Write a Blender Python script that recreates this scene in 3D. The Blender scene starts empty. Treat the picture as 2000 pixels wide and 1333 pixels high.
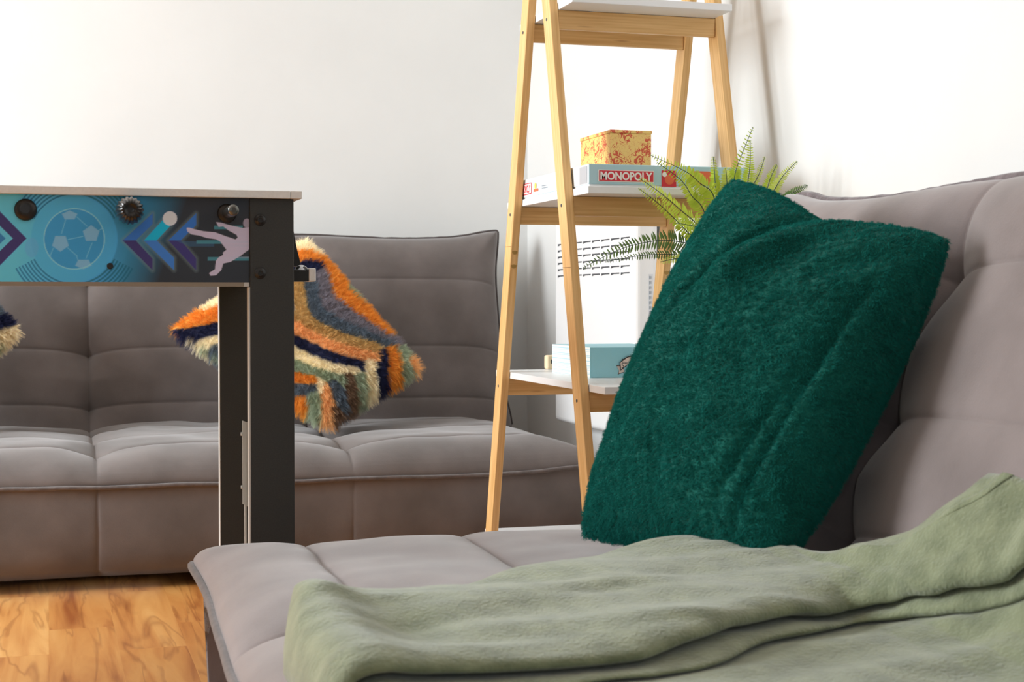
import bpy, bmesh, math, random
import numpy as np
from mathutils import Vector, Matrix, noise

random.seed(4); np.random.seed(4)
scene = bpy.context.scene
COL = scene.collection

# ------------------------------------------------------------------ camera
F_PX, PITCH, TH, CAM_H = 3041.8, 0.0263, 0.2904, 0.68
cam_d = bpy.data.cameras.new('camera')
cam = bpy.data.objects.new('camera', cam_d); COL.objects.link(cam)
cam.location = (0, 0, CAM_H)
cam.rotation_euler = (math.pi/2 - PITCH, 0, -TH)
cam_d.sensor_width = 36; cam_d.lens = F_PX/2000*36
cam_d.clip_start = 0.02
cam_d.dof.use_dof = True; cam_d.dof.focus_distance = 2.95; cam_d.dof.aperture_fstop = 13
scene.camera = cam

# ------------------------------------------------------------------ world, lights, exposure
w = bpy.data.worlds.new('world'); scene.world = w; w.use_nodes = True
w.node_tree.nodes['Background'].inputs[0].default_value = (0.80, 0.90, 1.0, 1)
w.node_tree.nodes['Background'].inputs[1].default_value = 1.5
scene.view_settings.view_transform = 'Standard'
scene.view_settings.look = 'None'
scene.view_settings.gamma = 1
scene.view_settings.exposure = 0.14

def area(name, loc, target, sx, sy, power, col):
    d = bpy.data.lights.new(name, 'AREA'); d.shape = 'RECTANGLE'; d.size = sx; d.size_y = sy
    d.energy = power; d.color = col
    o = bpy.data.objects.new(name, d); COL.objects.link(o); o.location = loc
    o.rotation_euler = (Vector(target)-Vector(loc)).to_track_quat('-Z', 'Y').to_euler()
    return o
area('daylight_left_window', (-2.30, 3.15, 1.42), (1.2, 2.7, 0.85), 1.4, 1.3, 126, (0.93, 0.975, 1.0))
area('rear_fill', (-0.9, -2.85, 1.7), (0.7, 3.5, 0.8), 1.6, 1.3, 4, (0.90, 0.965, 1.0))  # weak fill lamp added behind the camera

# ------------------------------------------------------------------ pixel ray helper (used to place things in the room)
def ray(x, y):
    a = (x-1000)/F_PX; b = (666.5-y)/F_PX
    cp, sp = math.cos(PITCH), math.sin(PITCH); g = cp+b*sp
    st, ct = math.sin(TH), math.cos(TH)
    return np.array([g*st+a*ct, g*ct-a*st, b*cp-sp])
def at(x, y, X=None, Y=None, Z=None, D=None):
    r = ray(x, y)
    t = X/r[0] if X is not None else Y/r[1] if Y is not None else (Z-CAM_H)/r[2] if Z is not None else D
    return Vector(np.array([0, 0, CAM_H])+t*r)

# ------------------------------------------------------------------ materials
def lin(c):
    c = np.array(c[:3])/255.0
    return tuple(np.where(c <= .04045, c/12.92, ((c+.055)/1.055)**2.4))
def rgba(c): return (*lin(c), 1)

class NT:
    def __init__(s, m): s.m = m; s.t = m.node_tree; s.n = s.t.nodes; s.l = s.t.links; s.b = s.n['Principled BSDF']
    def add(s, k, **kw):
        n = s.n.new(k)
        for a, v in kw.items(): setattr(n, a, v)
        return n
    def lk(s, a, b): s.l.new(a, b)
def mat(name, col=(128, 128, 128), rough=.6, metal=0, sheen=0, spec=.5):
    m = bpy.data.materials.new(name); m.use_nodes = True
    b = m.node_tree.nodes['Principled BSDF']
    b.inputs['Base Color'].default_value = rgba(col); b.inputs['Roughness'].default_value = rough
    b.inputs['Metallic'].default_value = metal
    b.inputs['Specular IOR Level'].default_value = spec
    if sheen: b.inputs['Sheen Weight'].default_value = sheen; b.inputs['Sheen Roughness'].default_value = .5
    return m
def noisy(m, ca, cb, scale, detail=4, stretch=(1, 1, 1), bump=0, bscale=None, lo=.35, hi=.65, dist=0.002):
    t = NT(m); co = t.add('ShaderNodeTexCoord'); mp = t.add('ShaderNodeMapping'); mp.inputs['Scale'].default_value = stretch
    t.lk(co.outputs['Object'], mp.inputs[0])
    nz = t.add('ShaderNodeTexNoise'); nz.inputs['Scale'].default_value = scale; nz.inputs['Detail'].default_value = detail
    t.lk(mp.outputs[0], nz.inputs['Vector'])
    r = t.add('ShaderNodeValToRGB'); r.color_ramp.elements[0].position = lo; r.color_ramp.elements[1].position = hi
    r.color_ramp.elements[0].color = rgba(ca); r.color_ramp.elements[1].color = rgba(cb)
    t.lk(nz.outputs['Fac'], r.inputs[0]); t.lk(r.outputs[0], t.b.inputs['Base Color'])
    if bump:
        n2 = t.add('ShaderNodeTexNoise'); n2.inputs['Scale'].default_value = bscale or scale; n2.inputs['Detail'].default_value = 5
        t.lk(mp.outputs[0], n2.inputs['Vector'])
        bp = t.add('ShaderNodeBump'); bp.inputs['Strength'].default_value = bump; bp.inputs['Distance'].default_value = dist
        t.lk(n2.outputs['Fac'], bp.inputs['Height']); t.lk(bp.outputs[0], t.b.inputs['Normal'])
    return m
def attr_mat(name, rough=.6, sheen=0, attr='Col', spec=.3):
    m = mat(name, rough=rough, sheen=sheen, spec=spec); t = NT(m)
    a = t.add('ShaderNodeAttribute'); a.attribute_name = attr
    t.lk(a.outputs['Color'], t.b.inputs['Base Color']); return m

M = {}
M['wall'] = noisy(mat('wall_paint', rough=.9, spec=.2), (224, 224, 222), (228, 228, 226), 3, bump=.15, bscale=220, dist=.0006)
M['white'] = mat('white_laminate', (238, 239, 240), .35)
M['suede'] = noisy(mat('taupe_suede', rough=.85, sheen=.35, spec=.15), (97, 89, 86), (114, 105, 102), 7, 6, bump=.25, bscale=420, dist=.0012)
M['piping_dark'] = mat('dark_piping', (74, 66, 64), .85, sheen=.2, spec=.1)
M['piping_mauve'] = noisy(mat('mauve_piping', rough=.8, sheen=.3, spec=.1), (92, 82, 84), (128, 116, 118), 55, 4, bump=.4, bscale=260, dist=.002)
M['suede_lit'] = noisy(mat('taupe_suede_lit', rough=.85, sheen=.45, spec=.15), (120, 109, 107), (140, 128, 126), 7, 6, bump=.25, bscale=420, dist=.0012)  # same suede made lighter, window light on the right sofa put into colour
M['piping'] = noisy(mat('taupe_piping', rough=.85, sheen=.3, spec=.15), (92, 83, 80), (108, 98, 95), 60, 4, bump=.2, bscale=300, dist=.001)
M['metal'] = mat('brushed_metal', (196, 192, 186), .35, .9)
M['silver'] = noisy(mat('silver_foil', rough=.42, spec=.5), (236, 234, 230), (242, 240, 236), 300)
M['black_panel'] = noisy(mat('charcoal_panel', rough=.5, spec=.35), (54, 55, 54), (61, 62, 60), 500, bump=.15, bscale=700, dist=.0005)
M['black_plastic'] = mat('black_plastic', (26, 25, 24), .35)
M['bronze_strip'] = mat('dull_edge_strip', (150, 138, 122), .5, .3)
M['plate'] = mat('galvanised_plate', (190, 192, 188), .5, .3)
M['heater'] = mat('heater_enamel', (240, 240, 240), .4)
M['slot'] = mat('vent_dark', (70, 72, 76), .8)
M['edge_white'] = mat('edge_highlight', (205, 203, 198), .5)  # lit leg edges put in as pale colour; also the white end cap

def wood_bamboo():
    m = mat('bamboo', rough=.45, spec=.35); t = NT(m)
    co = t.add('ShaderNodeTexCoord'); mp = t.add('ShaderNodeMapping'); mp.inputs['Scale'].default_value = (1, 1, 1)
    t.lk(co.outputs['UV'], mp.inputs[0])
    mp.inputs['Scale'].default_value = (5, 170, 1)
    nz = t.add('ShaderNodeTexNoise'); nz.inputs['Scale'].default_value = 1; nz.inputs['Detail'].default_value = 5
    t.lk(mp.outputs[0], nz.inputs['Vector'])
    r = t.add('ShaderNodeValToRGB'); e = r.color_ramp.elements
    e[0].position = .3; e[0].color = rgba((214, 164, 100)); e[1].position = .7; e[1].color = rgba((238, 196, 136))
    t.lk(nz.outputs['Fac'], r.inputs[0])
    m2 = t.add('ShaderNodeMapping'); m2.inputs['Scale'].default_value = (4.2, 38, 1); t.lk(co.outputs['UV'], m2.inputs[0])
    vo = t.add('ShaderNodeTexVoronoi'); vo.inputs['Scale'].default_value = 1; t.lk(m2.outputs[0], vo.inputs['Vector'])
    r2 = t.add('ShaderNodeValToRGB'); e = r2.color_ramp.elements
    e[0].position = .02; e[0].color = rgba((165, 105, 55)); e[1].position = .10; e[1].color = (1, 1, 1, 1)
    t.lk(vo.outputs['Distance'], r2.inputs[0])
    mx = t.add('ShaderNodeMix', data_type='RGBA', blend_type='MULTIPLY'); mx.inputs[0].default_value = .45
    t.lk(r.outputs[0], mx.inputs[6]); t.lk(r2.outputs[0], mx.inputs[7]); t.lk(mx.outputs[2], t.b.inputs['Base Color'])
    return m
M['bamboo'] = wood_bamboo()

def floor_mat():
    m = mat('apple_wood_laminate', rough=.38, spec=.4); t = NT(m)
    co = t.add('ShaderNodeTexCoord')
    mp = t.add('ShaderNodeMapping'); mp.inputs['Rotation'].default_value = (0, 0, math.pi/2)
    t.lk(co.outputs['Object'], mp.inputs[0])
    br = t.add('ShaderNodeTexBrick'); br.offset = .37; br.inputs['Scale'].default_value = 1
    br.inputs['Brick Width'].default_value = .62; br.inputs['Row Height'].default_value = .13
    br.inputs['Mortar Size'].default_value = .0006; br.inputs['Bias'].default_value = 0
    br.inputs['Color1'].default_value = (0, 0, 0, 1); br.inputs['Color2'].default_value = (1, 1, 1, 1); br.inputs['Mortar'].default_value = (.3, .3, .3, 1)
    t.lk(mp.outputs[0], br.inputs['Vector'])
    # per plank offset of the grain
    sc = t.add('ShaderNodeVectorMath', operation='SCALE'); sc.inputs[3].default_value = 7.3
    t.lk(br.outputs['Color'], sc.inputs[0])
    ad = t.add('ShaderNodeVectorMath', operation='ADD'); t.lk(co.outputs['Object'], ad.inputs[0]); t.lk(sc.outputs[0], ad.inputs[1])
    m2 = t.add('ShaderNodeMapping'); m2.inputs['Scale'].default_value = (22, 1.9, 1); t.lk(ad.outputs[0], m2.inputs[0])
    nz = t.add('ShaderNodeTexNoise'); nz.inputs['Scale'].default_value = 1; nz.inputs['Detail'].default_value = 7; nz.inputs['Distortion'].default_value = .6
    t.lk(m2.outputs[0], nz.inputs['Vector'])
    r = t.add('ShaderNodeValToRGB'); e = r.color_ramp.elements
    e[0].position = .25; e[0].color = rgba((160, 92, 44)); e[1].position = .8; e[1].color = rgba((234, 183, 116))
    x = r.color_ramp.elements.new(.42); x.color = rgba((206, 142, 78)); x = r.color_ramp.elements.new(.6); x.color = rgba((222, 164, 96))
    t.lk(nz.outputs['Fac'], r.inputs[0])
    # dark figure veins
    n3 = t.add('ShaderNodeTexNoise'); n3.inputs['Scale'].default_value = .55; n3.inputs['Detail'].default_value = 3; n3.inputs['Distortion'].default_value = .9
    t.lk(m2.outputs[0], n3.inputs['Vector'])
    s3 = t.add('ShaderNodeMath', operation='SUBTRACT'); s3.inputs[1].default_value = .5; t.lk(n3.outputs['Fac'], s3.inputs[0])
    a3 = t.add('ShaderNodeMath', operation='ABSOLUTE'); t.lk(s3.outputs[0], a3.inputs[0])
    r3 = t.add('ShaderNodeValToRGB'); e = r3.color_ramp.elements
    e[0].position = 0; e[0].color = rgba((150, 96, 60)); e[1].position = .03; e[1].color = (1, 1, 1, 1)
    t.lk(a3.outputs[0], r3.inputs[0])
    mx = t.add('ShaderNodeMix', data_type='RGBA', blend_type='MULTIPLY'); mx.inputs[0].default_value = .38
    t.lk(r.outputs[0], mx.inputs[6]); t.lk(r3.outputs[0], mx.inputs[7])
    # plank tone
    r4 = t.add('ShaderNodeValToRGB'); e = r4.color_ramp.elements
    e[0].color = rgba((236, 222, 205)); e[1].color = (1, 1, 1, 1); t.lk(br.outputs['Color'], r4.inputs[0])
    m4 = t.add('ShaderNodeMix', data_type='RGBA', blend_type='MULTIPLY'); m4.inputs[0].default_value = 1
    t.lk(mx.outputs[2], m4.inputs[6]); t.lk(r4.outputs[0], m4.inputs[7]); t.lk(m4.outputs[2], t.b.inputs['Base Color'])
    return m
M['floor'] = floor_mat()

# ------------------------------------------------------------------ mesh helpers
def link(name, me, mats, parent=None, smooth=False):
    o = bpy.data.objects.new(name, me); COL.objects.link(o)
    for m in (mats if isinstance(mats, (list, tuple)) else [mats]): me.materials.append(m)
    if smooth: me.polygons.foreach_set('use_smooth', [True]*len(me.polygons))
    if parent is not None: o.parent = parent
    return o
def pyobj(name, V, Fc, mats, parent=None, smooth=False, mi=None):
    me = bpy.data.meshes.new(name); me.from_pydata([tuple(v) for v in V], [], Fc); 
    o = link(name, me, mats, parent, smooth)
    if mi is not None: me.polygons.foreach_set('material_index', mi)
    me.update(); return o
def empty(name, loc, label, cat, group=None, rz=0):
    o = bpy.data.objects.new(name, None); COL.objects.link(o); o.location = loc; o.rotation_euler = (0, 0, rz)
    o.empty_display_size = .1
    return tag(o, label, cat, group)
def tag(o, label, cat, group=None):
    o['label'] = label; o['category'] = cat
    if group: o['group'] = group
    return o
def bm_obj(name, bm, mats, parent=None, smooth=False):
    me = bpy.data.meshes.new(name); bm.normal_update(); bm.to_mesh(me); bm.free()
    return link(name, me, mats, parent, smooth)
def add_box(bm, lo, hi, bev=0, mi=0, seg=2):
    r = bmesh.ops.create_cube(bm, size=1)
    lo, hi = Vector(lo), Vector(hi); c = (lo+hi)/2; s = hi-lo
    for v in r['verts']: v.co = Vector((v.co.x*s.x, v.co.y*s.y, v.co.z*s.z))+c
    fs = set(f for v in r['verts'] for f in v.link_faces)
    if bev:
        es = list(set(e for f in fs for e in f.edges))
        q = bmesh.ops.bevel(bm, geom=es, offset=bev, segments=seg, affect='EDGES', profile=.5)
        fs = set(f for v in r['verts'] if v.is_valid for f in v.link_faces) | set(q['faces'])
    for f in fs:
        if f.is_valid: f.material_index = mi
def box(name, lo, hi, m, parent=None, bev=0):
    bm = bmesh.new(); add_box(bm, lo, hi, bev); return bm_obj(name, bm, m, parent)
def add_cyl(bm, a, b, r1, r2=None, seg=24, mi=0):
    a, b = Vector(a), Vector(b); r2 = r1 if r2 is None else r2; d = b-a
    mtx = Matrix.Translation((a+b)/2) @ d.to_track_quat('Z', 'Y').to_matrix().to_4x4()
    r = bmesh.ops.create_cone(bm, cap_ends=True, segments=seg, radius1=r1, radius2=r2, depth=d.length, matrix=mtx)
    for f in set(f for v in r['verts'] for f in v.link_faces): f.material_index = mi; f.smooth = len(f.verts) == 4
def cyl(name, a, b, r1, m, parent=None, r2=None, seg=24):
    bm = bmesh.new(); add_cyl(bm, a, b, r1, r2, seg); return bm_obj(name, bm, m, parent)
def lathe(bm, prof, base, axis, seg=32, mi=0):
    base, axis = Vector(base), Vector(axis).normalized(); q = axis.to_track_quat('Z', 'Y').to_matrix()
    rings = []
    for r, h in prof:
        rings.append([bm.verts.new(base+q@Vector((r*math.cos(k*2*math.pi/seg), r*math.sin(k*2*math.pi/seg), h))) for k in range(seg)])
    for A, B in zip(rings, rings[1:]):
        for k in range(seg):
            f = bm.faces.new((A[k], A[(k+1) % seg], B[(k+1) % seg], B[k])); f.smooth = True; f.material_index = mi
    for R_, rev in ((rings[0], True), (rings[-1], False)):
        f = bm.faces.new(R_[::-1] if rev else R_); f.material_index = mi
def tube(pts, r, seg=10, closed=False):
    pts = [Vector(p) for p in pts]; n = len(pts); V = []; Fc = []
    up = Vector((0, 0, 1)); prev = None
    for i, p in enumerate(pts):
        a = pts[(i-1) % n] if closed or i > 0 else p; b = pts[(i+1) % n] if closed or i < n-1 else p
        t = (b-a).normalized()
        if prev is None: x = t.orthogonal().normalized()
        else: x = (prev - t*prev.dot(t)).normalized()
        prev = x; y = t.cross(x); rr = r[i] if isinstance(r, (list, tuple)) else r
        for k in range(seg):
            an = 2*math.pi*k/seg; V.append(p + (x*math.cos(an)+y*math.sin(an))*rr)
    for i in range(n if closed else n-1):
        j = (i+1) % n
        for k in range(seg): Fc.append((i*seg+k, i*seg+(k+1) % seg, j*seg+(k+1) % seg, j*seg+k))
    if not closed:
        Fc.append(tuple(range(seg))[::-1]); Fc.append(tuple((n-1)*seg+k for k in range(seg)))
    return V, Fc
def bar_uv(name, a, b, wx, wy, xdir, m, parent=None, bev=.0015):
    """rectangular bar from a to b: wx along xdir, wy along the other axis; UVs run along the grain"""
    a, b = Vector(a), Vector(b); z = (b-a); L = z.length; z.normalize(); x = Vector(xdir); x = (x - z*x.dot(z)).normalized(); y = z.cross(x)
    bm = bmesh.new(); add_box(bm, (-wx/2, -wy/2, 0), (wx/2, wy/2, L), bev)
    uv = bm.loops.layers.uv.new('UVMap'); off = random.random()*10
    for f in bm.faces:
        n = f.normal
        for l in f.loops:
            c = l.vert.co
            l[uv].uv = (c.z+off, (c.y if abs(n.x) > abs(n.y) else c.x)+off)
    R = Matrix((x, y, z)).transposed().to_4x4()
    bmesh.ops.transform(bm, matrix=Matrix.Translation(a) @ R, verts=bm.verts)
    return bm_obj(name, bm, m, parent)
def text_geo(body, size, bold=0.0):
    cu = bpy.data.curves.new('lettering', 'FONT'); cu.body = body; cu.size = size; cu.offset = bold; cu.fill_mode = 'FRONT'; cu.resolution_u = 3
    o = bpy.data.objects.new('lettering', cu); COL.objects.link(o)
    bpy.context.view_layer.update()
    me = o.evaluated_get(bpy.context.evaluated_depsgraph_get()).to_mesh()
    V = np.array([v.co[:] for v in me.vertices]); Fc = [tuple(p.vertices) for p in me.polygons]
    o.evaluated_get(bpy.context.evaluated_depsgraph_get()).to_mesh_clear()
    bpy.data.objects.remove(o); bpy.data.curves.remove(cu)
    return V, Fc
class Decal:
    """flat printed shapes collected in one mesh on a plane (O, ex, ey); n lifts each layer a hair"""
    def __init__(s, O, ex, ey): s.O = Vector(O); s.ex = Vector(ex); s.ey = Vector(ey); s.n = s.ex.cross(s.ey).normalized(); s.V = []; s.F = []; s.mi = []; s.k = 1
    def poly(s, pts, mi):
        i = len(s.V)
        for x, y in pts: s.V.append(s.O+s.ex*x+s.ey*y+s.n*(.0003*s.k))
        s.F.append(tuple(range(i, i+len(pts)))); s.mi.append(mi); s.k += 1
    def rect(s, x0, y0, x1, y1, mi): s.poly([(x0, y0), (x1, y0), (x1, y1), (x0, y1)], mi)
    def circle(s, cx, cy, r, mi, n=24): s.poly([(cx+r*math.cos(2*math.pi*k/n), cy+r*math.sin(2*math.pi*k/n)) for k in range(n)], mi)
    def text(s, body, x0, y0, x1, y1, mi, bold=0):
        V, Fc = text_geo(body, 1.0, bold); lo = V.min(0); hi = V.max(0); i = len(s.V)
        for v in V:
            x = x0+(v[0]-lo[0])/(hi[0]-lo[0])*(x1-x0); y = y0+(v[1]-lo[1])/(hi[1]-lo[1])*(y1-y0)
            s.V.append(s.O+s.ex*x+s.ey*y+s.n*(.0003*s.k))
        for f in Fc: s.F.append(tuple(a+i for a in f)); s.mi.append(mi)
        s.k += 1
    def build(s, name, mats, parent): return pyobj(name, s.V, s.F, mats, parent, mi=s.mi)
def nz3(p, s): return noise.noise(Vector(p)*s)

# ------------------------------------------------------------------ the room
XW, YW, ZC = 1.48, 4.78, 2.5
XL, YR = -2.4, -3.0
def struct(o): o['kind'] = 'structure'; return o
struct(box('floor', (XL-.1, YR-.1, -.1), (XW+.1, YW+.1, 0), M['floor']))
struct(box('ceiling', (XL-.1, YR-.1, ZC), (XW+.1, YW+.1, ZC+.1), M['wall']))
struct(box('wall_back', (XL-.1, YW, 0), (XW+.1, YW+.1, ZC), M['wall']))
struct(box('wall_right', (XW, YR, 0), (XW+.1, YW, ZC), M['wall']))
def wall_hole(name, axis, pos, a0, a1, h0, h1, z0, z1):
    bm = bmesh.new()
    for (p, q, u, v) in ((a0, h0, 0, ZC), (h1, a1, 0, ZC), (h0, h1, 0, z0), (h0, h1, z1, ZC)):
        if axis == 'x': add_box(bm, (pos-.1, p, u), (pos, q, v))
        else: add_box(bm, (p, pos-.1, u), (q, pos, v))
    return struct(bm_obj(name, bm, M['wall'] if axis == 'x' else M.setdefault('wall_low_bounce', mat('low_bounce_grey', (150, 148, 146), .9))))  # unseen front wall made grey to cut bounce from behind the camera
wall_hole('wall_left', 'x', XL, YR, YW, 2.35, 3.95, .75, 2.1)
wall_hole('wall_front', 'y', YR, XL, XW, -1.8, 0.0, 1.0, 2.4)
def window(name, axis, pos, h0, h1, z0, z1):
    bm = bmesh.new(); t = .05
    for (p, q, u, v) in ((h0, h1, z0, z0+t), (h0, h1, z1-t, z1), (h0, h0+t, z0, z1), (h1-t, h1, z0, z1), ((h0+h1)/2-t/2, (h0+h1)/2+t/2, z0, z1)):
        if axis == 'x': add_box(bm, (pos-.08, p, u), (pos-.03, q, v), .004)
        else: add_box(bm, (p, pos-.08, u), (q, pos-.03, v), .004)
    return struct(bm_obj(name, bm, M['white']))
window('window_1', 'x', XL, 2.35, 3.95, .75, 2.1)
window('added_rear_window', 'y', YR, -1.8, 0.0, 1.0, 2.4)  # unseen window added to go with the rear fill lamp
struct(box('baseboard_right', (XW-.014, YR, 0), (XW, YW, .07), M['white'], bev=.003))
struct(box('baseboard_back', (XL, YW-.014, 0), (XW-.014, YW, .07), M['white'], bev=.003))

# ------------------------------------------------------------------ sofas
LS = 1.8; RIM = .265
COLS = [.6, 1.2]; SROW = [.14, .37, .60]; BROW = [.085, .245, .45]
def edge_f(d, R): t = np.clip(d/R, 0, 1); return np.sqrt(np.clip(1-(1-t)**2, 0, 1))
def seam_field(X, Y, cols, rows, ac, ar, ax, wc=.05, wr=.04):
    dx = np.min([np.abs(X-c) for c in cols], axis=0); dy = np.min([np.abs(Y-r) for r in rows], axis=0)
    f = -ac*np.exp(-dx/wc) - ar*np.exp(-dy/wr)*(1-.45*np.exp(-((dx-.3)/.14)**2*0)) - ax*np.exp(-np.sqrt(dx**2+dy**2)/.055)
    f -= .006*np.exp(-dx/.007) + .0045*np.exp(-dy/.006)
    return f
def np_noise(X, Y, s, seed, ay=1.0):
    out = np.empty(X.size); xf = X.ravel(); yf = Y.ravel()
    for i in range(X.size): out[i] = noise.noise(Vector((xf[i]*s+seed, yf[i]*s*ay, seed*1.7)))
    return out.reshape(X.shape)
def axis_pts(L, n, marks):
    a = np.linspace(0, L, n)
    for m in marks:
        k = np.argmin(abs(a-m)); a[k] = m
    e = np.array([.002, .005, .01, .016]); a = np.union1d(a, np.concatenate([e, L-e]))
    for m in marks: a = np.union1d(a, [m-.003, m+.003, m-.007, m+.007])
    return np.unique(a.round(6))
def grid_faces(ny, nx, off=0, flip=False):
    i, j = np.meshgrid(np.arange(ny-1), np.arange(nx-1), indexing='ij'); a = (i*nx+j).ravel()+off
    q = np.stack([a, a+1, a+nx+1, a+nx], 1)
    return (q[:, ::-1] if flip else q).tolist()
def perim(ny, nx):
    p = [(0, j) for j in range(nx)] + [(i, nx-1) for i in range(1, ny)] + [(ny-1, j) for j in range(nx-2, -1, -1)] + [(i, 0) for i in range(ny-2, 0, -1)]
    return p
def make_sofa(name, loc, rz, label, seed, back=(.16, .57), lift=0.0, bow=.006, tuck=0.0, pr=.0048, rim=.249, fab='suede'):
    root = empty(name, loc, label, 'sofa', None, rz)
    DS = .79
    # seat cushion: height field over a rectangle, rim, skirt and underside
    xs = axis_pts(LS, 190, COLS); ys = axis_pts(DS, 84, SROW)
    X, Y = np.meshgrid(xs, ys)
    def outline(X, Y, W, D, amt=.018, r=.10):
        cx = np.where(X < W/2, -1, 1); dx = np.minimum(X, W-X); dy = np.minimum(Y, D-Y); cy = np.where(Y < D/2, -1, 1)
        k = np.exp(-(dx/r)**2-(dy/r)**2); return cx*amt*k, cy*amt*k, k
    d = np.minimum(np.minimum(X, LS-X), Y)
    E_ = edge_f(d, .17)
    Z = rim + (.078+lift)*E_ + E_*(seam_field(X, Y, COLS, SROW, .014, .009+.006*(tuck > 0), .026) + .014) + .006*np_noise(X, Y, 5, seed)*E_ + .003*np_noise(X, Y, 14, seed+3)*E_
    # front pillow bulge
    ox, oy, k = outline(X, Y, LS, DS*2); dxc = np.min([np.abs(X-c) for c in COLS], axis=0)
    oy = oy + .018*np.exp(-dxc/.09)*np.sin(np.clip(Y/DS, 0, 1)*math.pi)
    Zc = Z + .016*k*(1-E_)
    oy = oy - bow*np.sin(math.pi*np.clip(X/LS, 0, 1))*np.exp(-(Y/.16)**2)*(Y < .45)
    wob = .0035*np_noise(X, Y, 9, seed+9)*(1-E_)
    nx, ny = len(xs), len(ys)
    V = np.stack([X+ox, Y+oy, Zc+wob], -1).reshape(-1, 3).tolist(); Fc = grid_faces(ny, nx)
    per = perim(ny, nx); rimv = [i*nx+j for i, j in per]; ring = rimv
    rimp = [Vector(V[i]) for i in rimv]
    cx, cy = LS/2, DS/2
    for (z, ins, bul) in ((.245, -.002, 0), (.21, -.008, 0), (.15, -.006, 0), (.09, .006, 0), (.05, .022, 0), (.032, .045, 0)):
        new = []
        for q, (i, j) in enumerate(per):
            x, y = xs[j], ys[i]
            xx = min(max(x, ins), LS-ins) if True else x
            sx = 1 if x > LS-1e-6 else -1 if x < 1e-6 else 0; sy = -1 if y < 1e-6 else 1 if y > DS-1e-6 else 0
            dx = min(abs(x-c) for c in COLS)
            groove = .004*math.exp(-dx/.005)+.004*math.exp(-dx/.05)
            fl = .35*max(0, (z-.12)/.14)
            p = rimp[q]
            bx = x + (p.x-x)*fl; by = y + (p.y-y)*fl
            wv = .005*noise.noise(Vector((x*6+seed, y*6, z*9)))
            tk = tuck*((rim-z)/.2)**.8
            xn = bx - sx*(ins+wv); yn = by - sy*(ins+groove+wv+(tk if sy < 0 else 0))
            yn = yn if sy >= 0 else max(yn, by)
            xn = min(max(xn, ins-.02), LS-ins+.02)
            new.append(len(V)); V.append((xn, yn, z))
        n = len(per)
        for q in range(n): Fc.append((ring[q], new[q], new[(q+1) % n], ring[(q+1) % n]))
        ring = new
    Fc.append(tuple(ring))
    pyobj('seat', V, Fc, M[fab], root, True)
    # piping round the seat: front and the two ends
    seq = [rimp[q] for q, (i, j) in enumerate(per) if i == 0 or j == 0 or j == nx-1]
    left = [rimp[q] for q, (i, j) in enumerate(per) if j == 0 and i > 0][::-1]
    path = []
    col = {ij: rimp[q] for q, ij in enumerate(per)}
    path += [col[(i, 0)] for i in range(ny-1, 0, -1)] + [col[(0, j)] for j in range(nx)] + [col[(i, nx-1)] for i in range(1, ny)]
    path = [p+Vector((0, -.001, -.002)) for p in path][::2]
    tv, tf = tube(path, pr, 8); pyobj('piping', tv, tf, M['piping'], root, True)
    # backrest: closed padded slab leaning back
    H = math.hypot(*back); e = Vector((0, back[0], back[1])).normalized(); n = Vector((0, -e.z, e.y)); O = Vector((0, .735, .300))
    ts = axis_pts(H, 84, BROW); X, T = np.meshgrid(xs, ts)
    d = np.minimum(np.minimum(X, LS-X), H-T); Ef = edge_f(d, .10)
    Fh = .055*Ef + Ef*(seam_field(X, T, COLS, BROW, .015, .010, .034, .06, .05)+.016) + .007*np_noise(X, T, 5, seed+20)*Ef - .012*np.exp(-((T-.0)/.05)**2)
    dB = np.minimum(d, T); Bh = -.085*edge_f(dB, .12)
    ox, oy, k = outline(X, T, LS, H, .02, .08); oy = np.where(T > H/2, oy, 0)
    sag = -.008*np.sin(np.clip(X/LS, 0, 1)*math.pi*3)**2*(T/H)
    dxc = np.min([np.abs(X-c) for c in COLS], axis=0); dxe = np.minimum(X, LS-X)
    win = np.sin(np.clip(T/H, 0, 1)*math.pi)**.5
    T = T - (.020*np.exp(-dxc/.09)+.030*np.exp(-dxe/.09)*np.clip(dxe/.02, 0, 1))*win*np.clip((H-T)/.1, 0, 1)
    V = []
    for A in (Fh, Bh):
        P = np.stack([X+ox, O.y+e.y*(T+oy+sag)+n.y*A, O.z+e.z*(T+oy+sag)+n.z*A], -1).reshape(-1, 3); V += P.tolist()
    N = len(xs)*len(ts); Fc = grid_faces(len(ts), len(xs)) + grid_faces(len(ts), len(xs), N, True)
    per = perim(len(ts), len(xs)); ids = [i*len(xs)+j for i, j in per]
    for q in range(len(ids)):
        a, b = ids[q], ids[(q+1) % len(ids)]; Fc.append((a, a+N, b+N, b))
    ob = pyobj('backrest', V, Fc, M[fab], root, True)
    bm = bmesh.new(); bm.from_mesh(ob.data); bmesh.ops.remove_doubles(bm, verts=bm.verts, dist=1e-5); bm.to_mesh(ob.data); bm.free()
    nyt = len(ts); g = lambda i, j: Vector(V[i*len(xs)+j])
    path = [g(i, 0) for i in range(3, nyt-1)] + [g(nyt-1, j) for j in range(len(xs))] + [g(i, len(xs)-1) for i in range(nyt-2, 2, -1)]
    path = [p + n*(.001+.002*nz3(p, 40)) + e*.002*nz3(p, 30) for p in path][::2]
    tv, tf = tube(path, pr*1.5, 8); pyobj('piping', tv, tf, M['piping_dark' if fab == 'suede' else 'piping_mauve'], root, True)
    for fx, fy in ((.12, .10), (LS-.12, .10), (.12, .55), (LS-.12, .55)):
        cyl('foot', (fx, fy, 0), (fx, fy, .04), .025, M['black_plastic'], root)
    return root
make_sofa('sofa_bed', (-.49, 3.715, 0), 0, 'taupe suede sofa along the back wall, behind the football table, carrying the striped fur cushions', 2.0)
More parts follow.
